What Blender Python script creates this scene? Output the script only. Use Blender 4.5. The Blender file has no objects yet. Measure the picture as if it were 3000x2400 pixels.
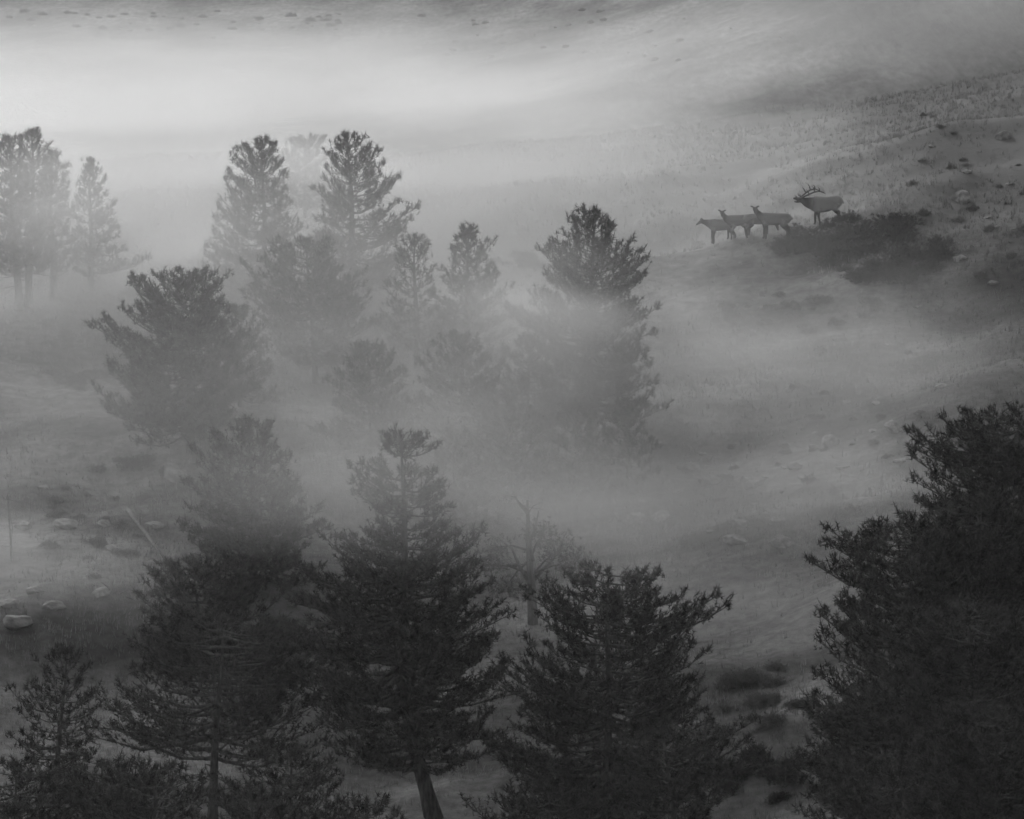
import bpy, math, random
import numpy as np
from mathutils import Vector, Matrix, noise as mnoise

# ------------------------------------------------------------------ camera, sky, sun, exposure
sc = bpy.context.scene
R = math.radians
HC, PITCH, FOC = 43.8, 10.0, 200.0 / 36.0        # camera height, degrees down, focal length / sensor width
SUN_EL, SUN_AZ = 25.0, -22.0                     # sun: degrees above the horizon, degrees left(-) of the view axis
cam_d = bpy.data.cameras.new('camera'); cam = bpy.data.objects.new('camera', cam_d)
sc.collection.objects.link(cam); sc.camera = cam
cam.location = (0, 0, HC); cam.rotation_euler = (R(90 - PITCH), 0, 0)
cam_d.lens = 200; cam_d.sensor_width = 36; cam_d.clip_start = 0.5; cam_d.clip_end = 5000

world = bpy.data.worlds.new('World'); sc.world = world; world.use_nodes = True
nt = world.node_tree; nt.nodes.clear()
sky = nt.nodes.new('ShaderNodeTexSky'); sky.sky_type = 'NISHITA'; sky.sun_disc = False
sky.sun_elevation = R(SUN_EL); sky.sun_rotation = R(SUN_AZ)
bw = nt.nodes.new('ShaderNodeRGBToBW'); bg = nt.nodes.new('ShaderNodeBackground'); bg.inputs[1].default_value = 0.15
wo = nt.nodes.new('ShaderNodeOutputWorld')
nt.links.new(sky.outputs[0], bw.inputs[0]); nt.links.new(bw.outputs[0], bg.inputs[0]); nt.links.new(bg.outputs[0], wo.inputs[0])

sl = bpy.data.lights.new('sun', 'SUN'); sl.energy = 1.5; sl.angle = R(15); sl.color = (1, 1, 1)
sun = bpy.data.objects.new('sun', sl); sc.collection.objects.link(sun)
sdir = Vector((math.sin(R(SUN_AZ)) * math.cos(R(SUN_EL)), math.cos(R(SUN_AZ)) * math.cos(R(SUN_EL)), math.sin(R(SUN_EL))))
sun.rotation_euler = (-sdir).to_track_quat('-Z', 'Y').to_euler(); sun.location = (0, 0, 120)

vs = sc.view_settings; vs.view_transform = 'Standard'; vs.look = 'None'; vs.gamma = 1; vs.exposure = -0.27
cy = sc.cycles
cy.use_denoising = True; cy.use_adaptive_sampling = True; cy.adaptive_threshold = 0.06; cy.adaptive_min_samples = 24
cy.max_bounces = 6; cy.diffuse_bounces = 1; cy.glossy_bounces = 1; cy.transmission_bounces = 2
cy.volume_bounces = 1; cy.transparent_max_bounces = 8
cy.time_limit = 900; cy.volume_step_rate = 1.5; cy.volume_max_steps = 128
cy.filter_width = 1.6

col = sc.collection
rng = np.random.default_rng(7)

# ------------------------------------------------------------------ helpers
def tag(o, label=None, cat=None, group=None, kind=None):
    if label: o['label'] = label
    if cat: o['category'] = cat
    if group: o['group'] = group
    if kind: o['kind'] = kind
    return o

def empty(name, loc=(0, 0, 0), rz=0):
    o = bpy.data.objects.new(name, None); col.objects.link(o)
    o.location = loc; o.rotation_euler = (0, 0, rz); o.empty_display_size = 0.3
    return o

def mesh_np(name, verts, faces, smooth=False):
    """faces: list of int arrays (n,3) or (n,4)"""
    me = bpy.data.meshes.new(name)
    verts = np.asarray(verts, np.float32).reshape(-1, 3)
    fl = [np.asarray(f, np.int32) for f in faces if len(f)]
    loops = np.concatenate([f.ravel() for f in fl])
    tot = np.concatenate([np.full(len(f), f.shape[1], np.int32) for f in fl])
    start = np.concatenate([[0], np.cumsum(tot)[:-1]]).astype(np.int32)
    me.vertices.add(len(verts)); me.vertices.foreach_set('co', verts.ravel())
    me.loops.add(len(loops)); me.loops.foreach_set('vertex_index', loops)
    me.polygons.add(len(tot)); me.polygons.foreach_set('loop_start', start); me.polygons.foreach_set('loop_total', tot)
    if smooth: me.polygons.foreach_set('use_smooth', np.ones(len(tot), bool))
    me.update(calc_edges=True); me.validate()
    return me

def obj(name, me, mat, parent=None):
    o = bpy.data.objects.new(name, me); col.objects.link(o)
    if mat and not me.materials: me.materials.append(mat)
    if parent: o.parent = parent
    return o

class Tubes:
    """collects tapered tubes into one mesh"""
    def __init__(s): s.v = []; s.q = []; s.t = []; s.n = 0
    def add(s, pts, rad, sides=6, rz=None, cap=True):
        P = np.asarray(pts, float); n = len(P); rad = np.asarray(rad, float)
        r2 = rad if rz is None else np.asarray(rz, float)
        T = np.gradient(P, axis=0); T /= np.linalg.norm(T, axis=1)[:, None] + 1e-9
        up = np.array([0, 0, 1.0]) if abs(T[:, 2]).mean() < 0.8 else np.array([1.0, 0, 0])
        A = np.cross(up, T); A /= np.linalg.norm(A, axis=1)[:, None] + 1e-9
        B = np.cross(T, A)
        th = np.arange(sides) * 2 * math.pi / sides
        V = P[:, None] + A[:, None] * (np.cos(th)[None, :, None] * rad[:, None, None]) + B[:, None] * (np.sin(th)[None, :, None] * r2[:, None, None])
        i = np.arange(n - 1)[:, None] * sides; k = np.arange(sides)[None]; k2 = (k + 1) % sides
        q = np.stack([i + k, i + k2, i + sides + k2, i + sides + k], -1).reshape(-1, 4) + s.n
        s.v.append(V.reshape(-1, 3)); s.q.append(q); base = s.n; s.n += n * sides
        if cap:
            s.v.append(P[[0, -1]]); a, b = s.n, s.n + 1; s.n += 2
            kk = np.arange(sides); k3 = (kk + 1) % sides
            s.t.append(np.stack([base + k3, base + kk, np.full(sides, a)], -1))
            l = base + (n - 1) * sides
            s.t.append(np.stack([l + kk, l + k3, np.full(sides, b)], -1))
    def mesh(s, name, smooth=True):
        return mesh_np(name, np.concatenate(s.v), [np.concatenate(s.q)] + ([np.concatenate(s.t)] if s.t else []), smooth)

# ------------------------------------------------------------------ materials
def grey(v): return (v, v, v, 1)
def pale_band(N, L, tc, colour):
    """pale cured grass along the brow and on the left meadow, darker heath on the right hillside"""
    sx = N.new('ShaderNodeSeparateXYZ'); L.new(tc.outputs['Object'], sx.inputs[0])
    def mr(src, a, b_, lo=0.0, hi=1.0):
        n = N.new('ShaderNodeMapRange'); n.interpolation_type = 'SMOOTHSTEP'
        for k, v in (('From Min', a), ('From Max', b_), ('To Min', lo), ('To Max', hi)): n.inputs[k].default_value = v
        L.new(src, n.inputs['Value']); return n.outputs[0]
    def mul(a, b_):
        n = N.new('ShaderNodeMath'); n.operation = 'MULTIPLY'; L.new(a, n.inputs[0]); L.new(b_, n.inputs[1]); return n.outputs[0]
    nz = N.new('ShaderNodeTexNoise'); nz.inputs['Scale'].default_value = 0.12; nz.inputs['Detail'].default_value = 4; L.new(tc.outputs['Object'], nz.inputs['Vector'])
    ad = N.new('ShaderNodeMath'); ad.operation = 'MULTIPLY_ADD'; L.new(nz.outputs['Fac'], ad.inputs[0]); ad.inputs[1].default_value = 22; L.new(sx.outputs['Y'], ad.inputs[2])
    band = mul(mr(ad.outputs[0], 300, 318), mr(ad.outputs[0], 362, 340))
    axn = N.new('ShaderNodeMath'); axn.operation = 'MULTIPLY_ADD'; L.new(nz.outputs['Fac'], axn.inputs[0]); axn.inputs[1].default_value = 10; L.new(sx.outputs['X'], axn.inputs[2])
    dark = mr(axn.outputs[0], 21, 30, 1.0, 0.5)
    def scale(c, f):
        n = N.new('ShaderNodeVectorMath'); n.operation = 'SCALE'; L.new(c, n.inputs[0]); L.new(f, n.inputs['Scale']); return n.outputs['Vector']
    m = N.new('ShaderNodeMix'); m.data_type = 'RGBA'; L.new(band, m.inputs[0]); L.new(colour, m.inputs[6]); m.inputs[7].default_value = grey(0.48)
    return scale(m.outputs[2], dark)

def material(name, dark, light, scale=4.0, detail=5, rough=0.9, bump=0.0, stretch=(1, 1, 1), transl=0.0, island=False):
    m = bpy.data.materials.new(name); m.use_nodes = True; t = m.node_tree; N = t.nodes; L = t.links
    b = N['Principled BSDF']; b.inputs['Roughness'].default_value = rough; b.inputs['Specular IOR Level'].default_value = 0.15
    tc = N.new('ShaderNodeTexCoord'); mp = N.new('ShaderNodeMapping'); mp.inputs['Scale'].default_value = stretch
    nz = N.new('ShaderNodeTexNoise'); nz.inputs['Scale'].default_value = scale; nz.inputs['Detail'].default_value = detail
    cr = N.new('ShaderNodeValToRGB'); cr.color_ramp.elements[0].position = 0.3; cr.color_ramp.elements[1].position = 0.7
    cr.color_ramp.elements[0].color = grey(dark); cr.color_ramp.elements[1].color = grey(light)
    L.new(tc.outputs['Object'], mp.inputs['Vector']); L.new(mp.outputs[0], nz.inputs['Vector'])
    L.new(nz.outputs['Fac'], cr.inputs['Fac'])
    if 'needle' in name: cr.color_ramp.elements[0].position = 0.42; cr.color_ramp.elements[1].position = 0.62
    csock = cr.outputs['Color']
    if island:
        ge = N.new('ShaderNodeNewGeometry'); mr = N.new('ShaderNodeMapRange'); mr.inputs['To Min'].default_value = 0.65; mr.inputs['To Max'].default_value = 1.4
        L.new(ge.outputs['Random Per Island'], mr.inputs['Value'])
        mx = N.new('ShaderNodeVectorMath'); mx.operation = 'SCALE'
        L.new(csock, mx.inputs[0]); L.new(mr.outputs[0], mx.inputs['Scale']); csock = mx.outputs['Vector']
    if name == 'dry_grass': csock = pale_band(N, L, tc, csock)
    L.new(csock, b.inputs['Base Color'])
    if bump:
        bp = N.new('ShaderNodeBump'); bp.inputs['Strength'].default_value = bump; bp.inputs['Distance'].default_value = 0.05
        L.new(nz.outputs['Fac'], bp.inputs['Height']); L.new(bp.outputs[0], b.inputs['Normal'])
    if transl:
        tr = N.new('ShaderNodeBsdfTranslucent'); L.new(csock, tr.inputs['Color'])
        ms = N.new('ShaderNodeMixShader'); ms.inputs[0].default_value = transl
        L.new(b.outputs[0], ms.inputs[1]); L.new(tr.outputs[0], ms.inputs[2]); L.new(ms.outputs[0], N['Material Output'].inputs['Surface'])
    return m

M = {}
M['needle'] = material('pine_needle', 0.03, 0.135, 2.6, 2, 0.7, transl=0.1, island=True)
M['needle_old'] = material('pine_needle_thin', 0.06, 0.14, 0.9, 3, 0.7, transl=0.2, island=True)
M['bark'] = material('pine_bark', 0.06, 0.19, 9, 6, 0.95, 0.6, (1, 1, 0.25))
M['dead'] = material('bleached_wood', 0.11, 0.27, 7, 5, 0.9, 0.4, (1, 1, 0.2))
M['rock'] = material('lichen_granite', 0.22, 0.52, 2.2, 8, 0.95, 0.7)
M['grass'] = material('dry_grass', 0.2, 0.4, 0.25, 4, 0.9, transl=0.3, island=True)
M['sage'] = material('sagebrush_leaf', 0.15, 0.27, 1.2, 3, 0.9, transl=0.2, island=True)
M['darkshrub'] = material('dark_shrub_leaf', 0.055, 0.12, 1.2, 3, 0.9, transl=0.2, island=True)
M['antler'] = material('antler_bone', 0.05, 0.12, 6, 3, 0.6)

def ground_material():
    m = bpy.data.materials.new('dry_meadow'); m.use_nodes = True; t = m.node_tree; N = t.nodes; L = t.links
    b = N['Principled BSDF']; b.inputs['Roughness'].default_value = 0.95; b.inputs['Specular IOR Level'].default_value = 0.1
    tc = N.new('ShaderNodeTexCoord')
    def ns(scale, detail, vec=None, rough=0.55):
        n = N.new('ShaderNodeTexNoise'); n.inputs['Scale'].default_value = scale; n.inputs['Detail'].default_value = detail; n.inputs['Roughness'].default_value = rough
        L.new(vec or tc.outputs['Object'], n.inputs['Vector']); return n
    sx = N.new('ShaderNodeSeparateXYZ'); L.new(tc.outputs['Object'], sx.inputs[0]); cx = N.new('ShaderNodeCombineXYZ')
    lo = N.new('ShaderNodeMath'); lo.operation = 'MINIMUM'; lo.inputs[1].default_value = 330; L.new(sx.outputs['Y'], lo.inputs[0])
    hi = N.new('ShaderNodeMath'); hi.operation = 'SUBTRACT'; L.new(sx.outputs['Y'], hi.inputs[0]); L.new(lo.outputs[0], hi.inputs[1])
    sm = N.new('ShaderNodeMath'); sm.operation = 'MULTIPLY_ADD'; L.new(hi.outputs[0], sm.inputs[0]); sm.inputs[1].default_value = 0.12; L.new(lo.outputs[0], sm.inputs[2])
    L.new(sx.outputs['X'], cx.inputs['X']); L.new(sm.outputs[0], cx.inputs['Y'])
    mp = N.new('ShaderNodeMapping'); mp.inputs['Scale'].default_value = (0.6, 1, 1); L.new(cx.outputs[0], mp.inputs['Vector'])
    a = ns(0.16, 6, mp.outputs[0]); c = ns(1.6, 8, cx.outputs[0], 0.7)
    def ramp(src, p0, p1, v0, v1):
        cr = N.new('ShaderNodeValToRGB'); e = cr.color_ramp.elements; e[0].position = p0; e[1].position = p1; e[0].color = grey(v0); e[1].color = grey(v1)
        L.new(src, cr.inputs['Fac']); return cr
    ra = ramp(a.outputs['Fac'], 0.38, 0.62, 0.12, 0.34); rc = ramp(c.outputs['Fac'], 0.3, 0.7, 0.5, 1.35)
    mx = N.new('ShaderNodeMix'); mx.data_type = 'RGBA'; mx.blend_type = 'MULTIPLY'; mx.inputs[0].default_value = 1
    L.new(ra.outputs[0], mx.inputs[6]); L.new(rc.outputs[0], mx.inputs[7])
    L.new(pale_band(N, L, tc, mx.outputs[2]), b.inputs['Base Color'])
    bp = N.new('ShaderNodeBump'); bp.inputs['Strength'].default_value = 0.5; bp.inputs['Distance'].default_value = 0.25
    L.new(c.outputs['Fac'], bp.inputs['Height']); L.new(bp.outputs[0], b.inputs['Normal'])
    return m
M['ground'] = ground_material()

# ------------------------------------------------------------------ terrain
_cy = np.array([-300, -80, -5, 30, 60, 100, 150, 190, 220, 250, 280, 300, 312, 325, 345, 380, 430, 500, 600, 700, 800, 1000, 1600], float)
_cz = np.array([60, 46, 41.9, 33, 20, 4, -9, -13.2, -11.5, -7.6, -3.7, -1.2, 0, 0, -1.4, -4.8, -9.8, -15.8, -22.5, -28, -29, -24, -8], float)
_gy = np.arange(-300, 1601, 1.0); _gz = np.interp(_gy, _cy, _cz)
_k = np.exp(-0.5 * (np.arange(-18, 19) / 6.0) ** 2); _k /= _k.sum()
_gz = np.convolve(np.pad(_gz, 18, mode='edge'), _k, mode='valid')
_wv = [(rng.uniform(0, 6.28), rng.uniform(0, 6.28), w, a) for w, a in ((31, .38), (23, .3), (17, .22), (11, .15), (7.3, .10), (4.6, .06), (3.1, .035), (2.1, .02))]
def terrain(x, y):
    x = np.asarray(x, float); y = np.asarray(y, float)
    z = np.interp(y, _gy, _gz)
    cross = 0.17 * 8 * np.logaddexp(0, (x - 3) / 8.0)
    near = 1 / (1 + np.exp((y - 235) / 12.0))
    cross = cross * (1 + 0.7 * near)
    q = np.clip((y - 322) / 110, 0, 1); cross = cross * (1 + 1.5 * q * q * (3 - 2 * q))
    cross = np.minimum(cross, 60) * np.clip((y + 10) / 120, 0, 1)
    z = z + cross
    amp = np.clip(y / 200, 0.05, 1) * (1 - 0.9 * np.clip((y - 320) / 40, 0, 1))
    for ph, an, w, a in _wv:
        k = 2 * math.pi / w
        if w < 9: a = a * np.clip((348 - y) / 18, 0, 1)
        z = z + amp * a * np.sin(k * (x * math.cos(an) + y * math.sin(an)) + ph + 0.8 * np.sin(0.6 * k * (y * math.cos(an) - x * math.sin(an))))
    return z

cp, sp = math.cos(R(PITCH)), math.sin(R(PITCH))
def ray(u, v):
    a = (u - 1500) / 3000 / FOC; b = (1200 - v) / 3000 / FOC
    return np.array([a, cp + b * sp, -sp + b * cp])
def ground_at(u, v):
    """photo pixel -> where its line of sight meets the ground"""
    d = ray(u, v); t = np.arange(120, 900, 0.1); P = np.array([0, 0, HC]) + t[:, None] * d
    h = P[:, 2] - terrain(P[:, 0], P[:, 1]); i = np.argmax(h < 0)
    return P[i]
def at_dist(u, v, y):
    d = ray(u, v); return np.array([0, 0, HC]) + d * (y / d[1])
def ppm(y): return 3000 * FOC / y              # photo pixels per metre at distance y

def grid_axis(segs):
    out = [segs[0][0]]
    for a, b, st in segs:
        n = max(1, int(round((b - a) / st))); out += list(a + (b - a) * (np.arange(1, n + 1) / n))
    return np.array(out)
gx = grid_axis([(-420, -60, 20), (-60, -36, 2), (-36, 44, 0.5), (44, 80, 2), (80, 420, 20)])
gyy = grid_axis([(-150, 0, 12), (0, 140, 5), (140, 195, 1.5), (195, 345, 0.5), (345, 720, 1.8), (720, 1300, 30)])
X, Y = np.meshgrid(gx, gyy); Z = terrain(X, Y)
nx, ny = len(gx), len(gyy)
ii = (np.arange(ny - 1)[:, None] * nx + np.arange(nx - 1)[None]).ravel()
ground = obj('ground', mesh_np('ground', np.stack([X, Y, Z], -1), [np.stack([ii, ii + 1, ii + nx + 1, ii + nx], -1)], True), M['ground'])
tag(ground, 'dry grassy hillside and meadow falling away into fog', None, None, 'structure')

# ------------------------------------------------------------------ haze and fog banks
def volume_mat(name, density, g, soft=False, nscale=1.0, stretch=(1, 1, 1), lo=0.35, hi=0.65):
    m = bpy.data.materials.new(name); m.use_nodes = True; t = m.node_tree; N = t.nodes; L = t.links; N.clear()
    o = N.new('ShaderNodeOutputMaterial'); pv = N.new('ShaderNodeVolumePrincipled')
    pv.inputs['Color'].default_value = (1, 1, 1, 1); pv.inputs['Anisotropy'].default_value = g; pv.inputs['Density'].default_value = density
    L.new(pv.outputs[0], o.inputs['Volume'])
    if soft:
        tc = N.new('ShaderNodeTexCoord'); ln = N.new('ShaderNodeVectorMath'); ln.operation = 'LENGTH'; L.new(tc.outputs['Object'], ln.inputs[0])
        fall = N.new('ShaderNodeMapRange'); fall.interpolation_type = 'SMOOTHSTEP'
        for k, v in (('From Min', 1.0), ('From Max', 0.15), ('To Min', 0.0), ('To Max', density)): fall.inputs[k].default_value = v
        L.new(ln.outputs['Value'], fall.inputs['Value'])
        ge = N.new('ShaderNodeNewGeometry'); mp = N.new('ShaderNodeMapping'); mp.inputs['Scale'].default_value = stretch; mp.inputs['Rotation'].default_value = (0, R(-12), 0)
        L.new(ge.outputs['Position'], mp.inputs['Vector'])
        nz = N.new('ShaderNodeTexNoise'); nz.inputs['Scale'].default_value = nscale; nz.inputs['Detail'].default_value = 2.0; L.new(mp.outputs[0], nz.inputs['Vector'])
        mr = N.new('ShaderNodeMapRange'); mr.interpolation_type = 'SMOOTHSTEP'
        for k, v in (('From Min', lo), ('From Max', hi), ('To Min', 0.0), ('To Max', 1.0)): mr.inputs[k].default_value = v
        L.new(nz.outputs['Fac'], mr.inputs['Value'])
        mu = N.new('ShaderNodeMath'); mu.operation = 'MULTIPLY'; L.new(fall.outputs[0], mu.inputs[0]); L.new(mr.outputs[0], mu.inputs[1]); L.new(mu.outputs[0], pv.inputs['Density'])
    return m
G = 0.55
zlo = float(Z.min()) - 1.0; zhi = max(float(Z.max()), HC) + 3.0
bxv = np.array([(x, y, z) for z in (zlo, zhi) for y in (-152, 1302) for x in (-424, 424)], float)
bxf = np.array([(0, 2, 3, 1), (4, 5, 7, 6), (0, 1, 5, 4), (2, 6, 7, 3), (0, 4, 6, 2), (1, 3, 7, 5)])
haze = obj('haze', mesh_np('haze', bxv, [bxf]), volume_mat('haze', 0.0001, G))
tag(haze, 'thin morning haze filling the air over the hillside', None, None, 'stuff')

th, ph = np.meshgrid(np.arange(24) * 2 * math.pi / 24, np.linspace(0, math.pi, 13)[1:-1])
sv = np.concatenate([np.stack([np.sin(ph) * np.cos(th), np.sin(ph) * np.sin(th), np.cos(ph)], -1).reshape(-1, 3), [[0, 0, 1], [0, 0, -1]]]) * 1.03
sq = np.array([(r * 24 + k, (r + 1) * 24 + k, (r + 1) * 24 + (k + 1) % 24, r * 24 + (k + 1) % 24) for r in range(10) for k in range(24)])
stt = np.array([(264, k, (k + 1) % 24) for k in range(24)] + [(265, 240 + (k + 1) % 24, 240 + k) for k in range(24)])
_fog = {}
def fog(u, v, y, rx, ry, rz, density, label, kind='wisp', tilt=0, pitch=0):
    key = (density, kind)
    if key not in _fog:
        if kind == 'wisp': _fog[key] = volume_mat('fog_wisp', density, 0.65, True, 0.085, (0.8, 0.5, 2.4), 0.40, 0.68)
        else: _fog[key] = volume_mat('fog_lake', density, 0.65, True, 0.05, (0.8, 0.5, 2.6), 0.2, 0.62)
    o = obj('fog_bank', mesh_np('fog_bank', sv, [sq, stt], True), None)
    o.data.materials.append(_fog[key])
    o.location = at_dist(u, v, y); o.scale = (rx, ry, rz); o.rotation_euler = (R(pitch), R(-tilt), 0)
    tag(o, label, None, None, 'stuff')
    return o
fog(300, 400, 420, 85, 95, 8.5, 0.030, 'bright dense fog lake filling the valley behind the left pines', 'lake')
fog(1400, 420, 400, 55, 80, 8, 0.011, 'pale fog drifting behind the middle pines', 'lake')
fog(400, 560, 314, 46, 42, 10, 0.050, 'soft fog spilling over the brow behind the left pines', 'lake')
fog(1400, 580, 324, 36, 40, 7, 0.018, 'soft fog spilling over the brow behind the grove', 'lake')
fog(1000, 1030, 266, 36, 38, 13, 0.018, 'broad thin fog layer lying on the grove slope', 'lake', pitch=7)
fog(120, 660, 274, 14, 11, 9, 0.075, 'fog veil in front of the left pines')
fog(870, 640, 299, 11, 6.5, 6.5, 0.24, 'fog patch between the two tall pines and the ghost pine')
fog(1740, 980, 256, 12, 9, 6.0, 0.11, 'fog patch covering the lone right pine', tilt=-25)
fog(1300, 1230, 252, 18, 10, 5.5, 0.045, 'fog drifting across the middle of the grove', tilt=-15)
fog(2280, 600, 322, 18, 8, 3.0, 0.05, 'low pale fog on the grass behind the elk', tilt=8)
fog(2760, 930, 284, 13, 13, 5, 0.03, 'thin fog on the right hillside beside the sagebrush mound', tilt=10, pitch=7)
fog(1000, 1360, 212, 22, 6.5, 4.8, 0.060, 'high fog wisp in front of the tiered pine top and the twin tipped pine', 'lake', tilt=-8)
fog(1700, 1420, 236, 20, 9, 5, 0.034, 'thin fog over the clearing behind the bottom pines')
fog(300, 1560, 236, 19, 9, 4.5, 0.060, 'thin fog over the left boulders')
fog(2250, 1800, 224, 14, 9, 4, 0.040, 'faint fog over the gap left of the dark stand')
fog(2350, 1350, 250, 18, 14, 5, 0.055, 'thin fog over the rocks of the right slope', tilt=10, pitch=7)
fog(2150, 1100, 268, 18, 16, 6, 0.055, 'fog streaming down the right hillside', tilt=10, pitch=7)
fog(2150, 250, 362, 36, 36, 9, 0.020, 'fog trailing over the slope behind the bull elk', 'lake', tilt=14)

# ------------------------------------------------------------------ pine trees
def tuft_templates(n=8, needles=13):
    out = []
    for k in range(n):
        r = np.random.default_rng(100 + k); V = []
        for i in range(needles):
            a = r.uniform(0, 2 * math.pi); e = R(r.uniform(5, 80) if i > 2 else r.uniform(55, 88)); base = np.array([0, 0, r.uniform(-0.5, 0.35)])
            d = np.array([math.cos(a) * math.cos(e), math.sin(a) * math.cos(e), math.sin(e)])
            w = np.cross(d, r.normal(size=3)); w /= np.linalg.norm(w)
            l = r.uniform(0.7, 1.1); h = 0.06
            V += [base - w * h, base + w * h, base + d * l]
        out.append(np.array(V))
    return np.array(out)                     # (n, needles*3, 3)
TT = tuft_templates()
def tufts_mesh(name, pos, dirs, size, r):
    n = len(pos); D = dirs / (np.linalg.norm(dirs, axis=1)[:, None] + 1e-9)
    ref = r.normal(size=(n, 3)); A = np.cross(ref, D); A /= np.linalg.norm(A, axis=1)[:, None] + 1e-9; B = np.cross(D, A)
    T = TT[r.integers(0, len(TT), n)]
    V = pos[:, None] + size[:, None, None] * (T[..., 0:1] * A[:, None] + T[..., 1:2] * B[:, None] + T[..., 2:3] * D[:, None])
    V = V.reshape(-1, 3)
    return mesh_np(name, V, [np.arange(len(V)).reshape(-1, 3)])

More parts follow.
